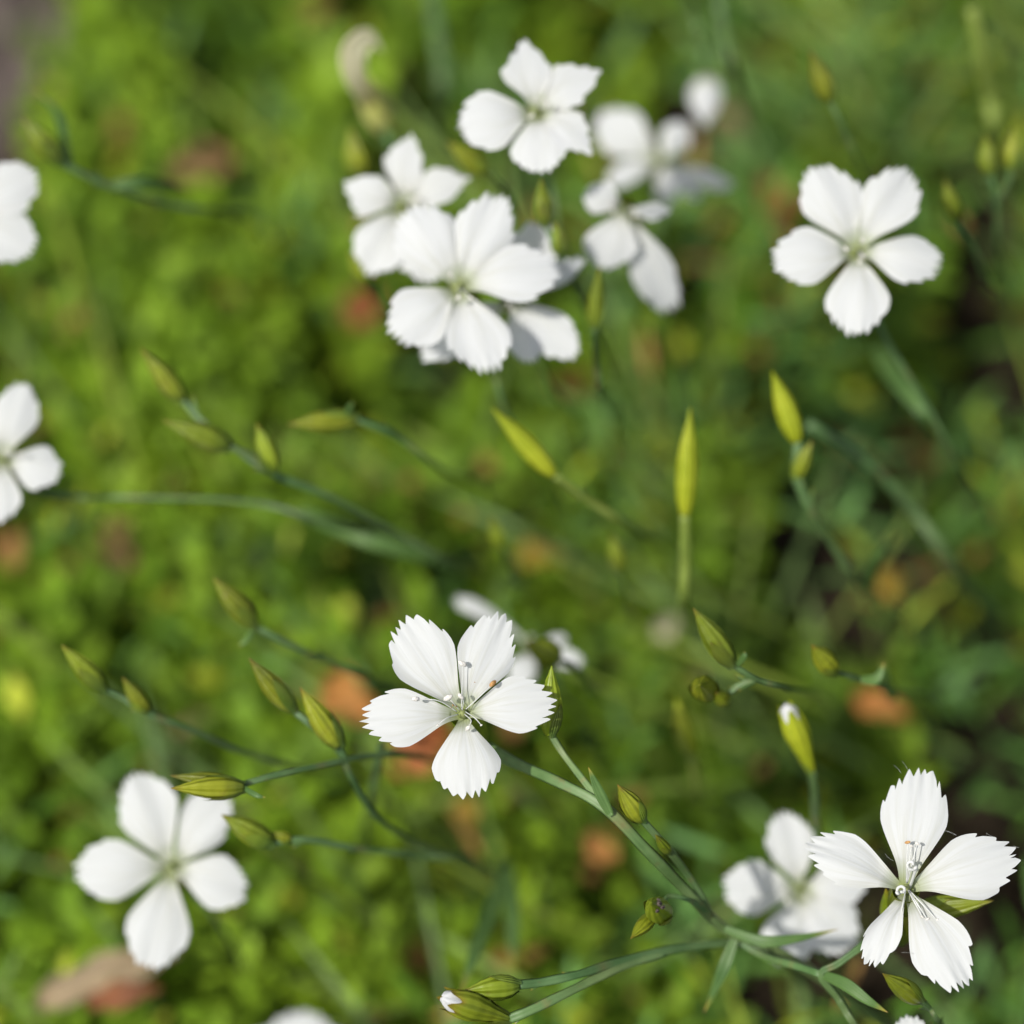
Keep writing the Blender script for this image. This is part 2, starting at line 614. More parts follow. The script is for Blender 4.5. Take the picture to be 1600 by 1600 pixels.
def stamen(parent, wps, apx, seed, brown=False, wpx=1.6):
    rnd = random.Random(seed)
    pts = [P(*q) for q in wps]
    V, F, UV = tube(pts, [wpx * WPX * FOCUS / 2] * len(pts), 6, 6)
    o = new_obj("stamen", V, F, M_FILAMENT, parent, UV)
    c = pts[-1]
    ax = (RGT * rnd.uniform(-1, 1) + UPV * rnd.uniform(-0.6, 0.6) - FWD * 0.3).normalized()
    sd = ax.cross(FWD).normalized()
    up = ax.cross(sd)
    V, F = [], []
    R = apx * 1.25 * WPX * FOCUS / 2
    for j in range(9):
        v = j / 8
        for i in range(10):
            th = 2 * math.pi * i / 10
            r = R * 0.5 * math.sqrt(max(0.003, 1 - (2 * v - 1) ** 2)) * (1 - 0.28 * abs(math.sin(th)) ** 4)
            V.append(c + ax * (R * (2 * v - 1)) + sd * (math.cos(th) * r) + up * (math.sin(th) * r) - FWD * (0.25 * R * math.sin(v * 3)))
    for j in range(8):
        for i in range(10):
            i2 = (i + 1) % 10
            F.append((j * 10 + i, j * 10 + i2, j * 10 + 10 + i2, j * 10 + 10 + i))
    F.append(tuple(range(9, -1, -1)))
    F.append(tuple(range(80, 90)))
    new_obj("anther", V, F, M_BROWN if brown else M_ANTHER, o)


FLOWERS = "white five petalled pinks"
BUDS = "bud bearing pink stems"


def flower(label, c, depth, petals, stem_wps, root, tilt=12.0, side=0.0, fine=False, seed=0, generic_stamens=True, stem_w=9, mat=None,
           name="pink_flower", cat="flower", calyx=True):
    """petals: dicts/tuples (tip px, tip py, width px, {options}); tilt leans the bloom back towards the zenith."""
    base = G(root[0], root[1], 0)
    th = thing(name, label, cat, base, FLOWERS)
    C = P(c[0], c[1], depth)
    N = (-FWD + UPV * math.tan(math.radians(tilt)) + RGT * math.tan(math.radians(side))).normalized()
    for k, pt in enumerate(petals):
        tx, ty, wd = pt[:3]
        op = dict(pt[3]) if len(pt) > 3 else {}
        dz = op.pop("dz", 0.0)
        # tip lies in the plane of the bloom
        k1 = depth * WPX
        dd = (math.tan(math.radians(tilt)) * (c[1] - ty) + math.tan(math.radians(side)) * (tx - c[0])) * k1
        T = P(tx, ty, depth + dd + dz)
        op.setdefault("fine", fine)
        op.setdefault("mat", mat)
        op.setdefault("teeth_wide", fine and depth < 0.31)
        op.setdefault("curl", random.Random(seed * 7 + k).uniform(0.05, 0.16))
        op.setdefault("dome", random.Random(seed * 5 + k).uniform(0.03, 0.07))
        petal(th, C - N * (0.0001 * k), T, N, wd, depth, seed * 31 + k, **op)
    if calyx:
        b = C - N * 0.0011
        first = stem_wps[0] if isinstance(stem_wps[0], Vector) else P(*stem_wps[0])
        dirc = (first - b)
        ln = dirc.length
        # the calyx tube widens from the stem to the mouth, five lobed
        V, F, UV = [], [], []
        a = dirc / ln
        sd = a.cross(UPV).normalized()
        up = a.cross(sd)
        seg, rows = 20, 12
        Rm = 0.0013
        for j in range(rows + 1):
            t = j / rows
            r = Rm * (1.0 + 0.15 * math.sin(t * 3.0)) * (1 - 0.45 * t ** 3)
            for i in range(seg):
                an = 2 * math.pi * i / seg
                V.append(b + a * (t * ln) + (sd * math.cos(an) + up * math.sin(an)) * r * (1 + 0.04 * math.cos(5 * an)))
                UV.append((i / seg, 0.5 - 0.4 * t))
        for j in range(rows):
            for i in range(seg):
                i2 = (i + 1) % seg
                F.append((j * seg + i, j * seg + i2, (j + 1) * seg + i2, (j + 1) * seg + i))
        F.append(tuple(range(rows * seg, rows * seg + seg)))
        new_obj("calyx", V, F, M_BUD, th, UV)
    last = stem_wps[-1]
    tail = to_ground(last[0], last[1], last[2], root[0], root[1]) if not isinstance(last, Vector) else [G(root[0], root[1], -0.002)]
    stem(th, list(stem_wps) + tail, stem_w)
    if generic_stamens:
        rnd = random.Random(seed + 99)
        for q in range(4):
            an = rnd.uniform(0, 6.28)
            rr = rnd.uniform(12, 30)
            e = (c[0] + math.cos(an) * rr, c[1] + math.sin(an) * rr * 0.9, depth - rnd.uniform(0.001, 0.0025))
            stamen(th, [(c[0] + math.cos(an) * 3, c[1] + math.sin(an) * 3, depth + 0.001),
                        ((c[0] * 1.1 + e[0] * 0.9) / 2, (c[1] * 1.1 + e[1] * 0.9) / 2 if False else (c[1] + e[1]) / 2, depth - 0.0012), e], 9, seed * 3 + q)
        # pale green heart of the throat
    heart(th, C, N, depth, seed)
    return th


def heart(parent, C, N, depth, seed):
    """Pale green ovary and claws down in the throat."""
    V, F, UV = [], [], []
    sd = N.cross(RGT).normalized()
    up = N.cross(sd)
    seg, rows = 14, 8
    for j in range(rows + 1):
        t = j / rows
        r = 0.00040 * math.sqrt(max(0.001, 1 - t * t)) * 1.2
        for i in range(seg):
            an = 2 * math.pi * i / seg
            V.append(C - N * 0.0016 + N * (t * 0.0013) + (sd * math.cos(an) + up * math.sin(an)) * r * (1 + 0.1 * math.cos(3 * an + seed)))
            UV.append((i / seg, 0.5))
    for j in range(rows):
        for i in range(seg):
            i2 = (i + 1) % seg
            F.append((j * seg + i, j * seg + i2, (j + 1) * seg + i2, (j + 1) * seg + i))
    F.append(tuple(range(rows * seg, rows * seg + seg)))
    new_obj("throat", V, F, M_HEART, parent, UV)


def bud_stem(label, root, buds, stems, leaves=(), name="bud_stem", cat="flower bud", seed=0, fine=True, mat=None, smat=None, push=0.0):
    """A stalk with its buds: buds (bx,by,bd, tx,ty,td, w, opts); stems (waypoints, w, reaches soil?)."""
    th = thing(name, label, cat, G(root[0], root[1], 0), BUDS)
    far = lambda q: tuple(q[:2]) + (q[2] + push,)
    buds = [far(b[0:3]) + far(b[3:6]) + tuple(b[6:]) for b in buds]
    stems = [([far(q) for q in s_[0]],) + tuple(s_[1:]) for s_ in stems]
    leaves = [([far(q) for q in l_[0]],) + tuple(l_[1:]) for l_ in leaves]
    for k, b in enumerate(buds):
        op = dict(b[7]) if len(b) > 7 else {}
        op.setdefault("fine", fine)
        op.setdefault("mat", mat)
        bud(th, P(*b[0:3]), P(*b[3:6]), b[6], b[2], seed * 17 + k, **op)
    for k, s in enumerate(stems):
        wps, wd = list(s[0]), s[1]
        if k == 0:
            wps = wps + to_ground(*wps[-1], *root)
        stem(th, wps, wd, "stem" if k == 0 else "branch", smat, nodes=s[2] if len(s) > 2 else ())
        rj = random.Random(seed * 3 + k)
        for q in range(1, min(3, len(s[0]))):
            a_ = P(*s[0][q])
            dv = (P(*s[0][q - 1]) - a_).normalized()
            pv = dv.cross(FWD).normalized()
            for sg in (-1, 1):
                if rj.random() < 0.3:
                    continue
                ln_ = rj.uniform(20, 40) * WPX * s[0][q][2]
                sp = rj.uniform(0.2, 0.5) * sg
                blade(th, [a_, a_ + (dv + pv * sp * 0.5) * (ln_ * 0.5), a_ + (dv + pv * sp) * ln_], rj.uniform(8, 12), s[0][q][2], face=rj.uniform(-0.5, 0.5), n=4)
    for k, l in enumerate(leaves):
        pts = [P(*q) for q in l[0]]
        blade(th, pts, l[1], l[0][0][2], seed + k, face=l[2] if len(l) > 2 else 0.3)
    return th


# ------------------------------------------------------------------ ground
def value_noise(x, y, scale, seed):
    rs = np.random.RandomState(seed)
    tab = rs.rand(64, 64)
    gx, gy = x / scale + 1000.3, y / scale + 1000.7
    ix, iy = np.floor(gx).astype(int), np.floor(gy).astype(int)
    fx, fy = gx - ix, gy - iy
    fx = fx * fx * (3 - 2 * fx); fy = fy * fy * (3 - 2 * fy)
    g = lambda a, b: tab[a % 64, b % 64]
    return (g(ix, iy) * (1 - fx) + g(ix + 1, iy) * fx) * (1 - fy) + (g(ix, iy + 1) * (1 - fx) + g(ix + 1, iy + 1) * fx) * fy


def photo_xy(x, y, z):
    """Where a world point falls in the photograph (used only to describe the bed's zones)."""
    dx, dy, dz = x - CAM.x, y - CAM.y, z - CAM.z
    d = dy * FWD.y + dz * FWD.z
    return 800 + dx / d / WPX, 800 - (dy * UPV.y + dz * UPV.z) / d / WPX


def make_soil():
    m, n, L, out = mat_base("soil")
    tc = n.new("ShaderNodeTexCoord")
    a = n.new("ShaderNodeTexNoise"); a.inputs["Scale"].default_value = 60; a.inputs["Detail"].default_value = 8
    b = n.new("ShaderNodeTexVoronoi"); b.inputs["Scale"].default_value = 220
    L.new(tc.outputs["Object"], a.inputs["Vector"])
    L.new(tc.outputs["Object"], b.inputs["Vector"])
    cr = n.new("ShaderNodeValToRGB")
    e = cr.color_ramp.elements
    e[0].position, e[0].color = 0.3, (0.006, 0.0045, 0.003, 1)
    e[1].position, e[1].color = 0.72, (0.030, 0.022, 0.013, 1)
    L.new(a.outputs["Fac"], cr.inputs["Fac"])
    pr = n.new("ShaderNodeBsdfPrincipled")
    pr.inputs["Roughness"].default_value = 0.95
    pr.inputs["Specular IOR Level"].default_value = 0.08
    # dry gravelly ground begins beyond the upper left edge of the bed
    gc = G(-130, 40, 0)
    vd = n.new("ShaderNodeVectorMath"); vd.operation = 'DISTANCE'
    vd.inputs[1].default_value = gc
    L.new(tc.outputs["Object"], vd.inputs[0])
    ad = n.new("ShaderNodeMath"); ad.operation = 'MULTIPLY_ADD'
    ad.inputs[1].default_value = 0.02
    L.new(a.outputs["Fac"], ad.inputs[0]); L.new(vd.outputs["Value"], ad.inputs[2])
    mr = n.new("ShaderNodeMapRange")
    mr.inputs[1].default_value = 0.032; mr.inputs[2].default_value = 0.046
    mr.inputs[3].default_value = 1.0; mr.inputs[4].default_value = 0.0
    L.new(ad.outputs[0], mr.inputs[0])
    cg = n.new("ShaderNodeValToRGB")
    cg.color_ramp.elements[0].color = (0.035, 0.026, 0.022, 1)
    cg.color_ramp.elements[1].color = (0.13, 0.105, 0.092, 1)
    L.new(b.outputs["Color"], cg.inputs["Fac"])
    mg = n.new("ShaderNodeMix"); mg.data_type = 'RGBA'
    L.new(mr.outputs[0], mg.inputs[0]); L.new(cr.outputs[0], mg.inputs[6]); L.new(cg.outputs[0], mg.inputs[7])
    L.new(mg.outputs[2], pr.inputs["Base Color"])
    bp = n.new("ShaderNodeBump")
    bp.inputs["Strength"].default_value = 1.0
    bp.inputs["Distance"].default_value = 0.003
    mu = n.new("ShaderNodeMath"); mu.operation = 'ADD'
    L.new(a.outputs["Fac"], mu.inputs[0]); L.new(b.outputs["Distance"], mu.inputs[1])
    L.new(mu.outputs[0], bp.inputs["Height"])
    L.new(bp.outputs[0], pr.inputs["Normal"])
    L.new(pr.outputs[0], out.inputs["Surface"])
    # one sheet: fine lumps in the bed, coarse beyond
    xs = np.unique(np.concatenate([np.linspace(-0.4, 0.4, 141), np.geomspace(0.42, 60, 24), -np.geomspace(0.42, 60, 24)]))
    X, Y = np.meshgrid(xs, xs, indexing='ij')
    Z = (value_noise(X, Y, 0.02, 5) - 0.5) * 0.006 + (value_noise(X, Y, 0.008, 6) - 0.5) * 0.003 - 0.001
    nn = len(xs)
    V = np.stack([X, Y, Z], -1).reshape(-1, 3)
    F = [(i * nn + j, (i + 1) * nn + j, (i + 1) * nn + j + 1, i * nn + j + 1) for i in range(nn - 1) for j in range(nn - 1)]
    o = new_obj("ground", V.tolist(), F, m)
    o["kind"] = "structure"


def scatter_leaves(name, base, direc, up, length, width, colour, mat, fold=0.25, bendk=0.15):
    """All leaves of a mat of ground cover in one mesh: 8 corner leaf outline, vectorised."""
    n = len(base)
    d = direc / np.linalg.norm(direc, axis=1, keepdims=True)
    s = np.cross(d, up)
    s /= np.linalg.norm(s, axis=1, keepdims=True) + 1e-9
    u = np.cross(s, d)
    L_ = length[:, None]; W_ = width[:, None] / 2
    tmpl = [(0.0, 0.0, 0.0), (0.35, -0.85, 1), (0.35, 0, 0), (0.35, 0.85, 1), (0.72, -0.8, 1), (0.72, 0, 0), (0.72, 0.8, 1), (1.0, 0.0, 0.0)]
    V = np.empty((n, 8, 3), np.float32)
    for k, (t, x, e) in enumerate(tmpl):
        V[:, k] = base + d * (t * L_) + s * (x * W_) + u * (e * fold * W_) - u * (bendk * t * t * L_)
    faces = [(0, 2, 1), (0, 3, 2), (1, 2, 5, 4), (2, 3, 6, 5), (4, 5, 7), (5, 6, 7)]
    loops = np.concatenate([np.array(f) for f in faces])
    sizes = np.array([len(f) for f in faces])
    nl = len(loops)
    allloops = (loops[None, :] + (np.arange(n) * 8)[:, None]).ravel().astype(np.int32)
    starts = np.concatenate([[0], np.cumsum(sizes)[:-1]])
    allstarts = (starts[None, :] + (np.arange(n) * nl)[:, None]).ravel().astype(np.int32)
    me = bpy.data.meshes.new(name)
    me.vertices.add(n * 8)
    me.vertices.foreach_set("co", V.ravel())
    me.loops.add(n * nl)
    me.loops.foreach_set("vertex_index", allloops)
    me.polygons.add(n * len(faces))
    me.polygons.foreach_set("loop_start", allstarts)
    me.polygons.foreach_set("use_smooth", np.ones(n * len(faces), bool))
    me.update(calc_edges=True)
    at = me.color_attributes.new("Col", 'FLOAT_COLOR', 'POINT')
    c = np.repeat(np.concatenate([colour, np.ones((n, 1))], 1)[:, None, :], 8, 1).astype(np.float32)
    at.data.foreach_set("color", c.ravel())
    me.materials.append(mat)
    o = bpy.data.objects.new(name, me)
    COL.objects.link(o)
    o["kind"] = "stuff"
    return o


def pockets(x, y):
    """Dark gaps between the mounds: 1 where no plant stands."""
    px, py = photo_xy(x, y, 0.004)
    a = value_noise(x, y * 0.6, 0.015, 31) * 0.55 + value_noise(x + 0.013, y * 0.6, 0.009, 32) * 0.45
    right = 1 / (1 + np.exp(-(px - 950) / 150.0))
    p = np.clip((0.44 + 0.07 * right - a) / 0.05, 0, 1)
    for hx, hy, hr in HOLLOWS:
        dy = np.where(py > hy, (py - hy) / 1.8, py - hy)
        d = np.sqrt((px - hx) ** 2 + dy ** 2) / hr
        p = np.maximum(p, np.clip((1.0 - d) / 0.25, 0, 1))
    return p


def make_cover():
    rs = np.random.RandomState(11)
    # candidate shoots: dense where the photograph looks, thinner outwards
    N1 = 11000
    x = rs.uniform(-0.115, 0.115, N1); y = rs.uniform(-0.12, 0.135, N1)
    N2 = 11000
    x2 = rs.uniform(-0.34, 0.34, N2); y2 = rs.uniform(-0.34, 0.36, N2)
    far = (np.abs(x2) > 0.11) | (y2 < -0.115) | (y2 > 0.13)
    x = np.concatenate([x, x2[far]]); y = np.concatenate([y, y2[far]])
    px, py = photo_xy(x, y, 0.015)
    clump = value_noise(x, y, 0.018, 1) * 0.45 + value_noise(x, y, 0.008, 2) * 0.55
    # bare stony corner, dark hollows
    bare = (px < 165 - 0.30 * np.clip(py, -600, 500) + 40 * np.sin(py / 37.0)) & (py < 470)
    hollow = pockets(x, y)
    right = 1 / (1 + np.exp(-(px - 900 + 0.12 * (py - 800)) / 140.0))       # pinks' own foliage takes over on the right
    keep = (~bare | (rs.rand(len(x)) < 0.02)) & (rs.rand(len(x)) > hollow * 0.97) & (clump + rs.uniform(-0.12, 0.12, len(x)) > 0.33)
    keep &= rs.rand(len(x)) > right * 0.72
    x, y, clump, right, px, py, hollow = [q[keep] for q in (x, y, clump, right, px, py, hollow)]
    n = len(x)
    h = (0.006 + 0.024 * np.clip((clump - 0.25) / 0.5, 0, 1)) * rs.uniform(0.75, 1.2, n) * (1 - 0.6 * hollow)
    lean = rs.normal(0, 0.22, (n, 2))
    hue = value_noise(x, y, 0.030, 3) * 0.4 + value_noise(x, y, 0.011, 4) * 0.6
    hue = np.clip((hue - 0.5) * 1.7 + 0.55, 0, 1) * 0.85 + rs.rand(n) * 0.15
    B, D, U, Ln, Wd, Cc = [], [], [], [], [], []
    K = 13
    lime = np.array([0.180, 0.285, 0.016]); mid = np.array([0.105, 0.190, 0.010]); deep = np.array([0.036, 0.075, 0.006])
    yel = np.array([0.30, 0.34, 0.03]); rust = np.array([0.20, 0.10, 0.03])
    for k in range(K):
        t = (k + rs.uniform(0, 1, n)) / K
        az = k * 2.4 + rs.uniform(-0.5, 0.5, n) + rs.rand(n) * 0.4
        z = h * (0.15 + 0.85 * t)
        bx = x + lean[:, 0] * z + rs.normal(0, 0.0006, n)
        by = y + lean[:, 1] * z + rs.normal(0, 0.0006, n)
        el = 0.15 + 0.9 * t ** 2 + rs.normal(0, 0.25, n)
        d = np.stack([np.cos(az) * np.cos(el), np.sin(az) * np.cos(el), np.sin(el)], 1)
        B.append(np.stack([bx, by, z], 1)); D.append(d)
        U.append(np.tile([0, 0, 1.0], (n, 1)) + rs.normal(0, 0.15, (n, 3)))
        sz = rs.uniform(0.7, 1.25, n) * (1.05 - 0.35 * t ** 3)
        Ln.append(0.0056 * sz); Wd.append(0.0034 * sz * (1 - 0.35 * right))
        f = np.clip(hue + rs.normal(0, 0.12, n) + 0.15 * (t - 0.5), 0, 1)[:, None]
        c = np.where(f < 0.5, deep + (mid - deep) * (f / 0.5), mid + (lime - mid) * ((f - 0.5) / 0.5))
        c = c * (1 - 0.25 * right[:, None])
        yy = rs.rand(n)
        c[yy < 0.025] = yel
        c[(yy > 0.975)] = rust
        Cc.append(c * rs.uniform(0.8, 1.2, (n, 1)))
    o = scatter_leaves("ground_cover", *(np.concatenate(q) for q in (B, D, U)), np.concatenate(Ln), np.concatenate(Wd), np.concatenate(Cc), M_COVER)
    o["label"] = "lime green small leaved ground cover carpeting the bed"
    o["category"] = "ground cover"

    # narrow blue green foliage of the pinks, thickest on the right
    N = 8200
    x = rs.uniform(-0.2, 0.24, N); y = rs.uniform(-0.22, 0.24, N)
    px, py = photo_xy(x, y, 0.02)
    right = 1 / (1 + np.exp(-(px - 850 + 0.15 * (py - 800)) / 160.0))
    cl = value_noise(x, y, 0.02, 21)
    hollow = pockets(x, y)
    keep = ((px > 180 - 0.3 * np.clip(py, -600, 500)) | (py > 470)) & (rs.rand(N) < 0.16 + 0.84 * right) & (cl + rs.uniform(-0.12, 0.12, N) > 0.42) & (rs.rand(N) > hollow * 0.95)
    x, y, right = x[keep], y[keep], right[keep]
    n = len(x)
    h = rs.uniform(0.012, 0.042, n) * (0.7 + 0.3 * right)
    lean = rs.normal(0, 0.45, (n, 2)) + np.array([-0.15, 0.1])
    B, D, U, Ln, Wd, Cc = [], [], [], [], [], []
    K = 7
    bl = np.array([0.105, 0.215, 0.062]); gr = np.array([0.078, 0.175, 0.010]); yg = np.array([0.25, 0.31, 0.02])
    for k in range(K):
        t = (k + 0.5) / K
        z = h * t
        az0 = rs.uniform(0, 6.28, n) if k == 0 else az0 + 1.57 + rs.normal(0, 0.3, n)
        for side in (0, math.pi):
            az = az0 + side
            el = 0.55 + rs.normal(0, 0.3, n)
            d = np.stack([np.cos(az) * np.cos(el) + lean[:, 0] * .5, np.sin(az) * np.cos(el) + lean[:, 1] * .5, np.sin(el)], 1)
            B.append(np.stack([x + lean[:, 0] * z, y + lean[:, 1] * z, z], 1)); D.append(d)
            U.append(np.tile([0, 0, 1.0], (n, 1)) + rs.normal(0, 0.3, (n, 3)))
            sz = rs.uniform(0.6, 1.3, n) * (1.1 - 0.5 * t)
            Ln.append(0.0115 * sz); Wd.append(0.0015 * np.sqrt(sz))
            f = rs.rand(n)[:, None]
            c = bl * f + gr * (1 - f)
            yy = rs.rand(n)
            c[yy < 0.10] = yg
            c[yy > 0.955] = np.array([0.30, 0.17, 0.05])
            Cc.append(c * rs.uniform(0.75, 1.25, (n, 1)))
    # thin stalks of the pinks, leaning up to the left through the mat
    N = 4200
    x = rs.uniform(-0.16, 0.24, N); y = rs.uniform(-0.2, 0.24, N)
    px, py = photo_xy(x, y, 0.03)
    right = 1 / (1 + np.exp(-(px - 560 + 0.15 * (py - 800)) / 170.0))
    kp = (rs.rand(N) < 0.08 + 0.92 * right) & (rs.rand(N) > 0.97 * pockets(x, y)) & (rs.rand(N) > 0.9 * pockets(x - 0.006, y + 0.004))
    x, y = x[kp], y[kp]
    n = len(x)
    for seg_ in range(2):
        B.append(np.stack([x, y, rs.uniform(0.002, 0.03, n)], 1))
        D.append(np.stack([rs.normal(-0.55, 0.5, n), rs.normal(0.35, 0.45, n), rs.uniform(0.35, 1.1, n)], 1))
        U.append(np.tile([0, -0.5, 1.0], (n, 1)) + rs.normal(0, 0.3, (n, 3)))
        Ln.append(rs.uniform(0.014, 0.042, n)); Wd.append(rs.uniform(0.0006, 0.0012, n))
        f = rs.rand(n)[:, None]
        Cc.append((np.array([0.135, 0.23, 0.080]) * f + np.array([0.21, 0.27, 0.03]) * (1 - f)) * rs.uniform(0.5, 1.35, (n, 1)))
    o = scatter_leaves("pink_foliage", *(np.concatenate(q) for q in (B, D, U)), np.concatenate(Ln), np.concatenate(Wd), np.concatenate(Cc), M_GLAUC, 0.35, 0.12)
    o["label"] = "blue green narrow leaves of the pinks filling the bed"
    o["category"] = "foliage"


HOLLOWS = [(1510, 430, 130), (1550, 1280, 120), (1310, 770, 95), (1010, 560, 80), (215, 1130, 70), (390, 1290, 85), (650, 570, 90),
           (130, 640, 60), (95, 870, 75), (1480, 240, 75), (1070, 420, 100), (1240, 560, 80), (1150, 640, 60), (80, 1480, 75), (400, 1490, 75),
           (1570, 620, 75), (430, 880, 65), (1330, 1000, 75), (1000, 1440, 75), (860, 1300, 60), (1180, 1560, 75), (700, 600, 60), (330, 640, 50),
           (560, 300, 60), (1500, 1000, 70), (1460, 1130, 70), (900, 920, 60), (560, 1020, 60), (640, 1450, 70), (200, 1350, 60), (1150, 300, 60)]
make_soil()
make_cover()

# ------------------------------------------------------------------ flowers
# sharp bloom in the middle, with the buds of its own stalk
f1 = flower("sharp white flower with toothed petals above a red dry leaf, bud at its right petal", (722, 1113), 0.300, [
    (622, 968, 104), (787, 957, 92, {"skew": 0.04}), (870, 1092, 92), (733, 1248, 106), (561, 1128, 93)],
    [(752, 1160, 0.312), (800, 1190, 0.308), (870, 1221, 0.304), (945, 1262, 0.302), (1010, 1328, 0.3035), (1075, 1395, 0.308), (1130, 1450, 0.313),
     (1200, 1478, 0.316), (1300, 1540, 0.323)], (1480, 1760), tilt=10, side=-3, fine=True, seed=1, generic_stamens=False, stem_w=21)
stamen(f1, [(721, 1108, .300), (722, 1075, .2994), (723, 1037, .2991)], 13, 1)
stamen(f1, [(718, 1110, .300), (708, 1098, .2988), (700, 1090, .2986)], 14, 2)
stamen(f1, [(714, 1112, .300), (685, 1095, .2988), (650, 1092, .2986)], 12, 3)
stamen(f1, [(728, 1108, .300), (752, 1086, .2993), (770, 1068, .2989)], 12, 4, True)
stamen(f1, [(726, 1116, .300), (736, 1126, .2990), (731, 1138, .2987)], 11, 5)
stamen(f1, [(727, 1112, .300), (742, 1122, .2985), (752, 1133, .2985)], 4, 6)
stamen(f1, [(716, 1116, .300), (698, 1122, .2985), (684, 1133, .2983)], 5, 7)
stamen(f1, [(722, 1110, .300), (724, 1096, .2988), (720, 1088, .2985)], 11, 8)
stem(f1, [(945, 1264, .302), (912, 1220, .3035), (880, 1178, .305), (855, 1138, .305)], 13, "branch", nodes=(0,))
bud(f1, P(859, 1148, .3035), P(862, 1040, .302), 42, .303, 3, mat=M_BUDEND)
stem(f1, [(1112, 1430, .311), (1078, 1372, .308), (1040, 1322, .304), (1000, 1277, .302)], 12, "branch", nodes=(2,))
bud(f1, P(1003, 1282, .302), P(965, 1226, .2995), 38, .301, 4)
bud(f1, P(1046, 1332, .304), P(1024, 1304, .3015), 20, .301, 14)
stem(f1, [(1116, 1434, .3115), (1080, 1408, .308), (1045, 1400, .307), (1034, 1420, .306)], 9, "branch")
b = bud(f1, P(1036, 1430, .3065), P(1017, 1410, .2945), 46, .300, 5, blen=0.5, mat=M_BUDEND)
bud(f1, P(1022, 1430, .304), P(985, 1467, .300), 27, .302, 6, bracts=1)
blade(f1, [P(955, 1275, .301), P(935, 1235, .3005), P(919, 1198, .300)], 17, .301)
blade(f1, [P(1130, 1450, .3125), P(1190, 1470, .311), P(1245, 1466, .311), P(1310, 1452, .312)], 19, .3)
blade(f1, [P(1150, 1462, .314), P(1128, 1520, .314), P(1100, 1582, .316)], 21, .303)


def crumbs(parent, spots, mat=None):
    for k, (x, y, d, r) in enumerate(spots):
        rnd = random.Random(k)
        c = P(x, y, d)
        V, F = [], []
        for j in range(5):
            for i in range(7):
                th = 6.283 * i / 7
                ph = math.pi * (j + 0.5) / 5
                q = r * WPX * d * rnd.uniform(0.6, 1.2)
                V.append(c + (RGT * math.cos(th) * math.sin(ph) + UPV * math.sin(th) * math.sin(ph) - FWD * math.cos(ph)) * q)
        for j in range(4):
            for i in range(7):
                F.append((j * 7 + i, j * 7 + (i + 1) % 7, j * 7 + 7 + (i + 1) % 7, j * 7 + 7 + i))
        F.append(tuple(range(7))); F.append(tuple(range(34, 27, -1)))
        new_obj("speck", V, F, mat or M_SPECK, parent)


crumbs(b, [(1031, 1412, .2957, 4.5), (1036, 1418, .297, 4), (1027, 1424, .2965, 3.5), (1029, 1406, .296, 3)])

crumbs(f1, [(708, 1102, .2989, 1.6), (713, 1104, .2989, 1.3), (705, 1106, .2989, 1.0), (742, 1066, .2989, 0.9), (690, 1140, .2986, 0.9)], M_BROWN)

# sharp bloom at the lower right
f2 = flower("sharp white flower with long separate petals and one narrow folded petal", (1416, 1386), 0.300, [
    (1437, 1199, 106, {"claw": 0.2}), (1257, 1318, 86, {"roll": 0.25, "skew": -0.08, "curl": 0.2}), (1591, 1331, 106), (1508, 1545, 98, {"skew": -0.06}),
    (1356, 1508, 66, {"roll": 1.15, "twist": -0.85, "curl": 0.25, "claw": 0.3, "teeth": 8})],
    [(1398, 1440, 0.312), (1352, 1474, 0.307), (1310, 1505, 0.3065), (1283, 1522, 0.307), (1310, 1560, 0.308), (1345, 1615, 0.31)], (1440, 1800),
    tilt=14, side=-4, fine=True, seed=2, generic_stamens=False, stem_w=15)
for k, (ex, ey, dz, ap) in enumerate([(1418, 1316, .0022, 8), (1424, 1322, .002, 6), (1433, 1318, .0026, 7), (1449, 1436, .0022, 6), (1464, 1437, .0024, 5), (1406, 1436, .0025, 6),
                                      (1441, 1432, .002, 5)]):
    stamen(f2, [(1416 + (ex - 1416) * .1, 1386 + (ey - 1386) * .1, .3005), (1416 + (ex - 1416) * .5, 1386 + (ey - 1386) * .5, .2998 - dz * .32), (ex, ey, .3 - dz * .4)], ap, 20 + k, k == 0, 2.2)


def curled_style(parent, cx, cy, d, r0, turns, start, fx, fy):
    """A curled, softly haired style standing out of the throat."""
    pts = [P(fx, fy, d + 0.003)]
    n = 12
    for i in range(n + 1):
        t = i / n
        r = r0 * (1 - 0.75 * t)
        an = start + turns * 2 * math.pi * t
        pts.append(P(cx + math.cos(an) * r, cy + math.sin(an) * r, d + 0.0003 - 0.0006 * t))
    rad = [2.6 * WPX * d] * 2 + [2.4 * WPX * d] * (len(pts) - 3) + [1.2 * WPX * d]
    V, F, UV = tube(pts, rad, 8, 4)
    return new_obj("style", V, F, M_FILAMENT, parent, UV)


curled_style(f2, 1424, 1351, .2984, 9, 0.95, 0.6, 1421, 1388)
curled_style(f2, 1409, 1391, .2986, 8, 1.0, 2.4, 1414, 1390)
bud(f2, P(1400, 1455, .309), P(1384, 1388, .304), 40, .306, 7, bracts=1, name="bud")
bud(f2, P(1425, 1425, .307), P(1553, 1407, .304), 44, .306, 8, bracts=1, name="bud")
bud(f2, P(1410, 1470, .309), P(1424, 1405, .304), 40, .306, 9, bracts=1, name="bud")
stem(f2, [(1398, 1448, .310), (1412, 1440, .3105), (1427, 1425, .308)], 10, "branch")
blade(f2, [P(1284, 1522, .307), P(1322, 1538, .305), P(1355, 1562, .304), P(1387, 1582, .304)], 21, .303)
stem(f2, [(1283, 1522, .307), (1240, 1508, .31), (1195, 1494, .3135), (1150, 1468, .315)], 14, "branch")

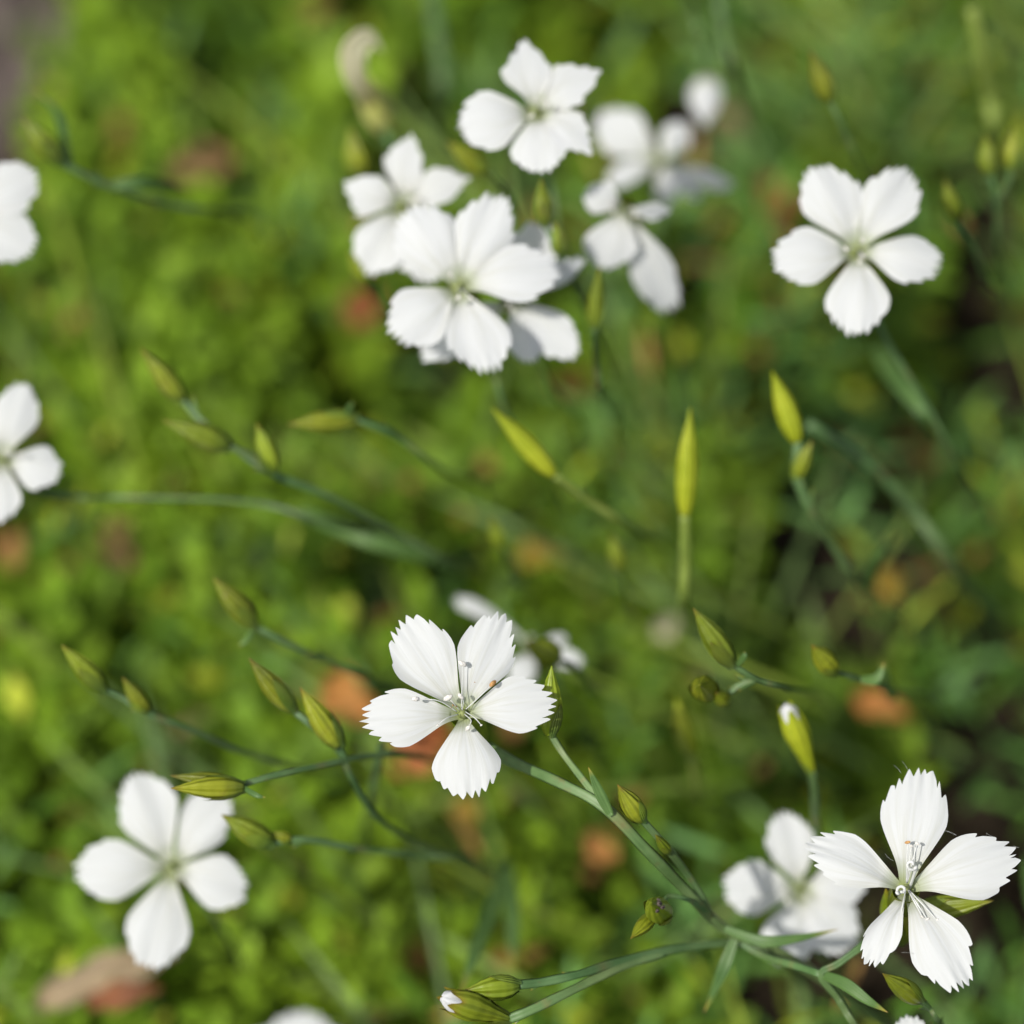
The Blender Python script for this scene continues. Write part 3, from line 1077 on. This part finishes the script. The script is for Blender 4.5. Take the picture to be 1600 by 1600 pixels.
# fine spider silk slung between the petals
sk = thing("spider_silk", "fine spider silk strands clinging to the sharp lower right flower", "spider silk", P(1440, 1200, .299))
for pts in ([(1408, 1208, .2985), (1402, 1200, .298), (1397, 1196, .297)], [(1418, 1202, .2985), (1414, 1195, .298), (1410, 1190, .297)],
            [(1477, 1298, .2975), (1486, 1301, .2975), (1494, 1305, .2975)], [(1541, 1302, .298), (1548, 1306, .2985), (1552, 1307, .299)],
            [(1584, 1322, .298), (1589, 1324, .2978), (1592, 1324, .2976)], [(1437, 1500, .2995), (1427, 1490, .2985), (1409, 1488, .297)],
            [(1396, 1345, .2985), (1388, 1340, .298), (1383, 1334, .2975)]):
    V, F, UV = tube([P(*q) for q in pts], [0.2 * WPX * .299] * 3, 5, 6)
    new_obj("strand", V, F, M_FILAMENT, sk, UV)

# blurred blooms
flower("blurred white flower low on the left, two buds leaning over its upper petal", (268, 1354), 0.327, [
    (205, 1206, 104), (358, 1238, 88, {"skew": 0.08}), (388, 1392, 90), (231, 1514, 106), (113, 1362, 100)],
    [(290, 1380, .338), (340, 1440, .345)], (420, 1620), tilt=9, seed=3)
flower("upper white flower cut by the left edge, only two rounded petals in view", (-52, 335), 0.328, [
    (58, 268, 96), (53, 394, 94), (-90, 450, 90), (-160, 330, 90), (-90, 220, 90)],
    [(-50, 380, .34), (-30, 440, .35)], (20, 560), tilt=8, seed=4)
flower("lower white flower cut by the left edge, its green throat just showing", (4, 716), 0.326, [
    (42, 598, 76), (97, 742, 78), (-8, 818, 78), (-110, 770, 80), (-70, 625, 80)],
    [(20, 755, .335), (110, 776, .337), (210, 777, .335), (400, 786, .336), (540, 826, .34)], (720, 930), tilt=8, seed=5)
flower("white flower at the top of the cluster, pointed petals above rounded ones", (838, 170), 0.321, [
    (819, 60, 112, {"skew": 0.16, "shoulder": 0.62, "power": 1.15, "teeth": 7}), (940, 110, 108, {"skew": 0.16, "shoulder": 0.62, "power": 1.15, "teeth": 7}), (924, 242, 100, {"skew": 0.16, "shoulder": 0.62, "power": 1.15, "teeth": 7}), (850, 270, 98), (714, 202, 106)],
    [(850, 215, .338), (862, 290, .34), (880, 380, .345)], (960, 640), tilt=12, seed=6)
flower("white flower with two narrow pointed petals, half covered by a larger bloom", (628, 318), 0.330, [
    (645, 208, 88, {"skew": 0.16, "shoulder": 0.62, "power": 1.15, "teeth": 7}), (536, 283, 100, {"skew": 0.16, "shoulder": 0.62, "power": 1.15, "teeth": 7}), (736, 279, 82, {"skew": 0.16, "shoulder": 0.62, "power": 1.15, "teeth": 7}), (566, 425, 92, {"skew": 0.1}), (680, 440, 92)],
    [(650, 360, .342), (700, 430, .348)], (830, 700), tilt=8, seed=7)
flower("largest white flower of the cluster, five broad overlapping petals", (716, 445), 0.318, [
    (636, 322, 112), (784, 302, 100), (876, 418, 100), (764, 585, 106, {"skew": 0.06}), (612, 530, 106)],
    [(740, 480, .33), (765, 560, .334), (800, 660, .34)], (930, 900), tilt=8, seed=8, fine=True)
flower("farthest blurred white flower right of the cluster, its lower petals crumpled", (1031, 250), 0.361, [
    (932, 178, 82), (1074, 192, 54, {"twist": 0.5}), (946, 288, 62, {"roll": 0.6}), (1145, 297, 40, {"roll": 0.9, "curl": 0.3}), (1050, 318, 58, {"roll": 0.5}), (1096, 310, 34, {"roll": -0.7, "curl": 0.3})],
    [(1035, 300, .371), (1030, 380, .378)], (1060, 560), tilt=8, side=-6, seed=9)
flower("half turned white flower, one bright petal hanging beside the largest bloom", (975, 325), 0.330, [
    (944, 422, 92, {"skew": -0.14}), (1052, 492, 74, {"dz": 0.005, "curl": 0.12}), (914, 296, 58), (1050, 330, 40, {"roll": 0.8})],
    [(1000, 380, .342), (1030, 460, .355)], (1060, 700), tilt=-8, seed=10)
flower("white flower tucked under the largest bloom, only its petal ends poking out", (800, 465), 0.325, [
    (858, 342, 84), (918, 402, 48, {"roll": 0.7}), (900, 560, 78), (832, 568, 62), (655, 556, 88)],
    [(820, 500, .341), (860, 600, .350)], (930, 780), tilt=6, seed=11)
flower("single white flower on the upper right, evenly spread over dark leaves", (1341, 388), 0.319, [
    (1272, 256, 104), (1424, 262, 98), (1472, 418, 86), (1340, 525, 104), (1206, 406, 98)],
    [(1358, 440, .33), (1380, 520, .333), (1440, 620, .337), (1500, 730, .345)], (1580, 960), tilt=10, seed=12, fine=True)
flower("blurred white flower partly hidden behind the sharp lower right bloom", (1252, 1390), 0.328, [
    (1222, 1267, 82), (1128, 1385, 92), (1356, 1372, 84), (1330, 1484, 98), (1222, 1512, 90)],
    [(1262, 1430, .339), (1290, 1500, .344)], (1360, 1680), tilt=6, seed=13)
flower("white flower below the frame, only its toothed petal tips at the bottom right edge", (1422, 1690), 0.308, [
    (1426, 1586, 78), (1520, 1660, 90), (1480, 1790, 90), (1365, 1790, 90), (1320, 1670, 90)],
    [(1440, 1730, .318), (1470, 1800, .322)], (1540, 1950), tilt=8, seed=14)
flower("very blurred cream white flower peeping in at the bottom edge on the left", (466, 1668), 0.352, [
    (470, 1578, 110), (570, 1640, 90), (530, 1760, 90), (400, 1760, 90), (360, 1640, 90)],
    [(480, 1700, .36), (500, 1740, .365)], (540, 1860), tilt=10, seed=15)
flower("limp shaded white flower drooping behind the sharp middle bloom", (838, 1012), 0.345, [
    (706, 930, 44, {"roll": 0.4}), (912, 1038, 34, {"roll": 0.6}), (886, 996, 26, {"roll": 0.8}), (800, 1070, 50)],
    [(855, 1040, .355), (880, 1090, .36)], (960, 1240), tilt=25, seed=16, mat=None)

# ------------------------------------------------------------------ bud stalks
bud_stem("two sharp green buds at the bottom edge, one opening white", (1290, 1640), [
    (810, 1540, .302, 722, 1549, .300, 42), (795, 1592, .302, 702, 1562, .298, 50, {"opening": True, "blen": 0.45})],
    [([(808, 1539, .302), (850, 1534, .303), (905, 1522, .304), (960, 1505, .307), (1060, 1482, .312), (1150, 1474, .3155), (1210, 1492, .318)], 17),
     ([(795, 1592, .302), (832, 1577, .302), (892, 1548, .304), (965, 1512, .3072), (1040, 1486, .3112)], 19)], seed=101)
bud_stem("sharp bud pointing up left below the lower right flower", (1540, 1760), [(1436, 1563, .304, 1379, 1521, .300, 37)],
         [([(1436, 1563, .304), (1452, 1575, .306), (1470, 1600, .31)], 9)], seed=102)
bud_stem("two buds in line on a thin stalk left of the slanting bud pair", (640, 1290), [
    (163, 1077, .312, 96, 1008, .310, 38), (230, 1113, .313, 191, 1058, .311, 31)],
    [([(163, 1077, .312), (195, 1092, .3125), (230, 1114, .313), (300, 1140, .316), (380, 1175, .322), (470, 1200, .332)], 11, (2,))], seed=103, push=0.004)
bud_stem("pair of buds on a steep bent stalk left of the sharp middle flower", (760, 1400), [
    (458, 1110, .309, 389, 1028, .307, 40), (530, 1165, .309, 469, 1074, .307, 42)],
    [([(458, 1110, .309), (495, 1140, .309), (530, 1172, .310), (548, 1212, .312), (585, 1272, .318), (640, 1312, .326), (705, 1340, .335)], 12, (2,))], seed=104, push=0.003)
bud_stem("two buds pressed together lying over the blurred lower left flower", (780, 1300), [
    (375, 1226, .307, 266, 1212, .306, 28), (380, 1230, .306, 267, 1232, .303, 40)],
    [([(378, 1226, .307), (430, 1211, .308), (500, 1196, .311), (570, 1182, .316), (640, 1180, .325)], 12)],
    [([(375, 1227, .306), (400, 1242, .305), (415, 1246, .305)], 10)], seed=105)
bud_stem("fat olive bud at the right petal of the blurred lower left flower", (800, 1450), [(425, 1318, .311, 346, 1273, .309, 44), (455, 1315, .312, 425, 1300, .311, 22)],
         [([(425, 1318, .311), (480, 1312, .313), (560, 1326, .318), (650, 1336, .325), (730, 1345, .333)], 13)], seed=106, push=0.003)
bud_stem("lone bud on the left standing over bright green cover, above the slanting pairs", (640, 1130), [(398, 978, .316, 334, 903, .314, 44)],
         [([(398, 978, .316), (440, 1000, .317), (510, 1032, .322), (590, 1064, .332)], 12)],
         [([(398, 978, .316), (385, 1000, .315), (372, 1010, .315)], 9)], seed=107, push=0.006)
bud_stem("branching stalk of three yellow green buds over a small red leaf", (800, 960), [
    (358, 698, .318, 254, 656, .316, 42), (428, 738, .318, 401, 661, .316, 36), (285, 625, .32, 220, 544, .318, 36)],
    [([(285, 625, .32), (312, 655, .32), (370, 703, .3195), (432, 742, .32), (520, 778, .323), (620, 832, .33), (710, 880, .338)], 11, (3,)),
     ([(358, 698, .318), (395, 714, .319), (432, 742, .32)], 11)], seed=108, push=0.006)
bud_stem("single bud lying level, pointing left under the cluster of flowers", (800, 860), [(556, 655, .322, 450, 663, .32, 38)],
         [([(556, 655, .322), (620, 682, .325), (690, 735, .335)], 11)], [([(540, 650, .321), (546, 636, .32), (552, 628, .32)], 9)], seed=109, push=0.004)
bud_stem("slender yellow bud leaning up left below the cluster of flowers", (1080, 960), [(866, 742, .323, 768, 637, .321, 38, {"mat": M_PALEBUD, "bracts": 1})],
         [([(866, 742, .323), (920, 782, .327), (985, 822, .335)], 14)], seed=110, push=0.003, smat=M_STEMY)
bud_stem("tall upright lemon yellow bud on a thick pale stalk", (1075, 1040), [(1070, 805, .325, 1079, 636, .322, 38, {"mat": M_PALEBUD, "bracts": 0})],
         [([(1070, 802, .325), (1071, 870, .329), (1068, 945, .336)], 20)], seed=111, smat=M_STEMY)
bud_stem("upright bud with a smaller bud at its side above a bent bluish stalk", (1400, 1040), [
    (1246, 690, .322, 1206, 579, .32, 40, {"mat": M_PALEBUD, "bracts": 1}), (1243, 748, .323, 1269, 688, .321, 28)],
    [([(1246, 688, .322), (1246, 745, .323), (1268, 800, .325), (1300, 850, .33), (1340, 908, .338)], 15, (1,))], seed=112, push=0.003)
bud_stem("pointed bud and a round bud seen end on, right of the sharp middle flower", (1330, 1180), [
    (1143, 1038, .310, 1083, 950, .308, 42), (1106, 1080, .314, 1093, 1070, .305, 46, {"blen": 0.5, "mat": M_BUDEND}), (1134, 1096, .313, 1118, 1082, .309, 30)],
    [([(1143, 1038, .310), (1185, 1062, .312), (1235, 1076, .320)], 10),
     ([(1130, 1090, .3125), (1160, 1068, .312), (1185, 1061, .312)], 9)], [([(1150, 1042, .31), (1162, 1026, .309), (1163, 1018, .309)], 11)], seed=113)
bud_stem("small rounded bud tipped left on a short stalk over brownish leaves", (1480, 1180), [(1304, 1050, .314, 1268, 1007, .310, 38)],
         [([(1304, 1050, .314), (1340, 1060, .317), (1395, 1078, .325)], 10)], [([(1345, 1062, .317), (1370, 1060, .316), (1382, 1035, .316)], 18)], seed=114)
bud_stem("upright bud opening with a white tip, above the lower right flowers", (1310, 1480), [(1268, 1205, .319, 1232, 1112, .316, 46, {"opening": True, "mat": M_PALEBUD, "bracts": 2, "blen": 0.3})],
         [([(1268, 1203, .319), (1273, 1245, .322), (1276, 1300, .328), (1288, 1370, .338)], 16)], seed=115)
bud_stem("two small upright olive buds inside the cluster right of the largest bloom", (960, 720), [
    (851, 352, .317, 845, 280, .316, 35), (874, 398, .318, 867, 347, .317, 27)],
    [([(851, 352, .317), (876, 400, .318), (905, 460, .325), (930, 520, .335)], 9)], seed=116, push=0.006)
bud_stem("narrow bud in front of the hanging grey petal right of the cluster", (960, 760), [(928, 512, .325, 937, 416, .323, 30)],
         [([(928, 512, .325), (930, 560, .33), (940, 620, .338)], 10)], seed=117)
bud_stem("yellow bud standing alone high up, above the upper right flower", (1420, 500), [(1297, 158, .333, 1266, 78, .331, 36)],
         [([(1297, 158, .333), (1320, 205, .336), (1345, 260, .345)], 9)], seed=118)
bud_stem("two blurred upright buds side by side near the right edge", (1590, 600), [
    (1545, 272, .336, 1540, 212, .335, 32), (1580, 265, .336, 1583, 200, .335, 30)],
    [([(1545, 270, .336), (1556, 310, .338), (1562, 400, .35)], 10), ([(1580, 265, .336), (1572, 290, .337), (1557, 312, .338)], 10)], seed=119)
bud_stem("small bud close beside the right petals of the upper right flower", (1580, 560), [(1494, 345, .334, 1477, 282, .332, 31)],
         [([(1494, 345, .334), (1520, 385, .338), (1545, 440, .348)], 9)], seed=120)
bud_stem("blurred bud high on the left with a long dark stalk running right", (460, 440), [(95, 255, .334, 36, 183, .332, 40)],
         [([(95, 255, .334), (170, 290, .337), (260, 318, .343), (350, 332, .352)], 12)],
         [([(170, 290, .337), (230, 285, .338), (300, 300, .345)], 22), ([(110, 262, .335), (90, 180, .338), (50, 140, .34)], 14)], seed=121)
bud_stem("blunt bud wedged between the top flower and the pointed petalled one", (820, 460), [(765, 270, .336, 698, 222, .334, 38)],
         [([(765, 270, .336), (790, 300, .34), (810, 350, .35)], 9)], seed=122)
bud_stem("small dark bud pointing up at the left margin of the cluster", (640, 560), [(574, 442, .334, 545, 393, .332, 30)],
         [([(574, 442, .334), (590, 462, .338), (605, 490, .348)], 9)], seed=123)
bud_stem("faint blurred bud left of the pointed petalled flower", (590, 420), [(564, 275, .346, 547, 200, .344, 40)],
         [([(564, 275, .346), (572, 310, .35), (580, 350, .36)], 9)], seed=124)
bud_stem("tiny yellowish bud in the greenery just right of centre", (990, 1000), [(970, 892, .340, 957, 835, .338, 30)],
         [([(970, 892, .34), (978, 920, .345), (985, 950, .355)], 8)], seed=125)
bud_stem("tiny olive bud above the limp shaded flower near the middle", (830, 960), [(785, 855, .342, 768, 808, .34, 30)],
         [([(785, 855, .342), (797, 880, .347), (810, 910, .356)], 8)], seed=126)
bud_stem("olive bud crossing the limp petals right behind the sharp middle flower", (960, 1160), [(872, 1030, .328, 822, 1002, .325, 44)],
         [([(872, 1030, .328), (900, 1045, .333), (930, 1080, .345)], 10)], seed=127)
bud_stem("broad pale green shoot with a blunt tip above the white tipped bud", (1095, 1290), [(1080, 1180, .336, 1056, 1090, .334, 36, {"mat": M_PALEBUD})],
         [([(1080, 1180, .336), (1088, 1215, .342), (1092, 1250, .352)], 16)], seed=128, smat=M_STEMY)

# closed and spent flowers
th = thing("closed_flower", "closed white flower hanging beneath a pale stalk at the top", "flower", G(1100, 40, 0), FLOWERS)
bud(th, P(1104, 122, .372), P(1101, 198, .370), 58, .371, 300, mat=M_PETAL, bracts=0, name="petals")
stem(th, [P(1100, 122, .374), P(1098, 70, .372), P(1085, 20, .375), G(1060, -80, -0.002)], 13)
th = thing("withered_flower", "withered cream flower head curling over at the upper left", "flower", G(600, 330, 0), FLOWERS)
bud(th, P(604, 205, .358), P(560, 105, .352), 56, .35, 401, mat=leafy("straw_calyx", ((0.34, 0.35, 0.07, 1), (0.50, 0.50, 0.18, 1)), 260, 0.3, 0.6, stripes=6), name="calyx", bracts=0, opening=False)
blade(th, [P(580, 165, .348), P(552, 118, .345), P(548, 76, .344), P(573, 54, .344), P(598, 80, .346)], 40, .345, name="petal", mat=M_WILT, face=0.3)
blade(th, [P(576, 165, .349), P(562, 120, .348), P(566, 84, .348), P(588, 66, .349)], 30, .348, name="petal", mat=M_WILT, face=-0.5)
stem(th, [P(601, 203, .352), P(612, 250, .362), G(600, 330, -0.002)], 12)


# ------------------------------------------------------------------ bare stalks and long leaves seen out of focus
def bare(label, wps, w_, root, mat=None, name="bare_stem", cat="stem"):
    t = thing(name, label, cat, G(root[0], root[1], 0), "bare stalks and long leaves in the bed")
    stem(t, list(wps) + [G(root[0], root[1], -0.002)], w_, mat=mat, taper=1.15)
    return t


def longleaf(label, wps, w_, face=0.2, mat=None):
    pts = [P(*q) for q in wps]
    o = blade(None, pts, w_, wps[0][2], name="long_leaf", face=face, mat=mat)
    o["label"] = label
    o["category"] = "leaf"
    o["group"] = "bare stalks and long leaves in the bed"
    return o


bare("pale bare stalk rising in the top right corner", [(1518, 12, .355), (1532, 80, .358), (1546, 150, .364), (1556, 215, .372)], 24, (1565, 300), M_STEMY)
bare("pale stalk bending down at the right of the closed hanging flower", [(1118, -30, .37), (1130, 50, .37), (1150, 130, .378)], 16, (1175, 230))
bare("curved grey green stalk arching below the upper right flower", [(1262, 662, .338), (1345, 715, .342), (1425, 795, .348), (1500, 900, .356)], 20, (1590, 1010))
bare("bluish stalk crossing under the petals left of the middle flower", [(596, 1165, .322), (588, 1210, .33), (575, 1270, .345)], 13, (560, 1360))
bare("faint upright stalk left of the top flower", [(674, -20, .385), (686, 70, .388), (697, 160, .392)], 24, (705, 230))
longleaf("long grey blue leaf slanting down towards the two bottom buds", [(795, 1345, .350), (770, 1420, .338), (742, 1490, .328), (718, 1560, .322)], 26, 0.3)
longleaf("straight narrow blue green leaf beside the slanting grey blue one", [(792, 1345, .352), (800, 1430, .345), (802, 1520, .342)], 24, -0.3)
longleaf("pale grey leaf blade lying across the greenery at the centre left", [(470, 800, .352), (570, 840, .346), (680, 872, .35), (760, 900, .36)], 26, 0.2)
longleaf("broad blurred leaf slanting under the upper right flower's stalk", [(1370, 545, .362), (1400, 590, .352), (1440, 640, .346), (1470, 680, .35)], 30, 0.2)
longleaf("dull green leaf pointing up right near the right margin below centre", [(1350, 930, .352), (1365, 880, .345), (1405, 832, .342)], 26, 0.2)
longleaf("small grey leaf standing upright over the brown litter on the right", [(1395, 1095, .342), (1382, 1062, .336), (1378, 1030, .334)], 20, 0.1)


# ------------------------------------------------------------------ dry leaves
def dry_leaf(label, px, py, lpx, wpx, ang, colour, z, seed, tint=None, name="dry_leaf", cat="dry leaf"):
    rnd = random.Random(seed)
    z -= 0.003
    c = G(px, py, z)
    d = (c - CAM).dot(FWD)
    k = d * WPX
    ax = (RGT * math.cos(ang) + Vector((0, 1, 0)) * math.sin(ang) + Vector((0, 0, rnd.uniform(0.05, 0.3)))).normalized()
    nrm = (Vector((0, 0, 1)) * 0.75 - FWD * 0.5 + RGT * rnd.uniform(-0.3, 0.3)).normalized()
    sd = ax.cross(nrm).normalized()
    nrm = sd.cross(ax)
    V, F, UV = [], [], []
    nu, nv = 12, 18
    for lay in (1, -1):
        for j in range(nv + 1):
            v = j / nv
            wv = (math.sin(math.pi * v ** 0.8) ** 0.75 + 0.02) * (1 + 0.16 * math.sin(11 * v + seed) + 0.10 * math.sin(23 * v + 2 * seed))
            for i in range(nu + 1):
                s = -1 + 2 * i / nu
                zz = 0.35 * s * s * wpx / 2 + 3 * math.sin(6 * v + seed) - 0.10 * lpx * (2 * v - 1) ** 2 + 1.5 * math.sin(5 * s + 8 * v)
                V.append(c + ax * ((v - 0.5) * lpx * k) + sd * (s * wv * wpx / 2 * k) + nrm * (1.9 * zz * k + lay * 0.00008))
                UV.append((s * 0.5 + 0.5, v))
    r = nu + 1
    off = r * (nv + 1)
    for j in range(nv):
        for i in range(nu):
            q = j * r + i
            F.append((q, q + 1, q + r + 1, q + r))
            F.append((off + q, off + q + r, off + q + r + 1, off + q + 1))
    rim = [i for i in range(nu + 1)] + [j * r + nu for j in range(1, nv + 1)] + [nv * r + i for i in range(nu - 1, -1, -1)] + [j * r for j in range(nv - 1, 0, -1)]
    for q in range(len(rim)):
        a_, b_ = rim[q], rim[(q + 1) % len(rim)]
        F.append((b_, a_, off + a_, off + b_))
    dark = tuple(x * 0.55 for x in colour[:3]) + (1,)
    key = "dry_" + "_".join(str(int(x * 1000)) for x in colour[:3])
    m = bpy.data.materials.get(key) or leafy(key, (dark, tuple(colour[:3]) + (1,)), 350, 0.25, 0.6, stripes=6, bump=0.5)
    o = new_obj(name, V, F, m, None, UV)
    me = o.data
    for v_ in me.vertices:
        v_.co -= c
    o.location = c
    o["label"] = label
    o["category"] = cat
    o["group"] = "dry leaves in the ground cover"
    return o


OR = (0.50, 0.24, 0.065); RED = (0.30, 0.10, 0.03); TAN = (0.42, 0.30, 0.18); PUR = (0.17, 0.08, 0.07); OCH = (0.36, 0.24, 0.03); CRM = (0.60, 0.55, 0.38)
for k, a_ in enumerate([
    ("round bright orange leaf right of the middle flower's stalk", 940, 1322, 62, 58, 0.5, OR, 0.030),
    ("ochre leaf spot straight below the sharp middle flower", 730, 1268, 52, 44, 0.2, OCH, 0.032),
    ("brick red leaf showing under the middle flower's lower left petals", 655, 1170, 130, 70, 0.7, (0.42, 0.14, 0.04), 0.042),
    ("orange brown leaf left of the sharp middle flower", 545, 1095, 120, 70, -0.7, (0.46, 0.21, 0.05), 0.038),
    ("dull red leaf just left of the upper right flower", 1207, 312, 90, 44, 1.9, RED, 0.03),
    ("reddish leaf below the left side of the flower cluster", 566, 478, 74, 56, 0.9, RED, 0.028),
    ("brownish tan leaf among the cover left of the pointed petalled flower", 318, 258, 110, 56, 0.2, (0.36, 0.22, 0.09), 0.026),
    ("small brick red leaf below the branching three bud stalk", 293, 730, 84, 44, 1.6, RED, 0.021),
    ("long purplish brown leaf on the left, right of the cut lower flower", 178, 850, 150, 62, -1.0, (0.20, 0.095, 0.05), 0.024),
    ("rusty orange leaf near the small rounded bud on the right", 1375, 1105, 96, 44, -0.5, (0.46, 0.2, 0.05), 0.03),
    ("ochre leaf spot by the dull green leaf on the right", 1388, 912, 44, 60, 0.4, OCH, 0.03),
    ("ochre leaf blotch between the sharp middle flower and the tall yellow bud", 850, 865, 84, 40, 0.1, OCH, 0.03),
    ("cream dry scrap right of centre above the pointed bud", 1040, 982, 48, 32, 0.9, CRM, 0.034),
    ("long tan leaf at the lower left corner, under the blurred flower", 165, 1525, 250, 60, 0.35, (0.42, 0.32, 0.19), 0.038),
    ("red leaf on top of the long tan one at the lower left", 190, 1556, 130, 42, 0.1, (0.26, 0.10, 0.04), 0.042),
    ("small tan straw left below the two buds in line", 292, 1148, 100, 36, 0.9, TAN, 0.022),
    ("brown leaf fragment at the right of the closed hanging flower", 1140, 190, 70, 34, -0.8, (0.34, 0.2, 0.12), 0.03),
]):
    dry_leaf(*a_, seed=k + 1)
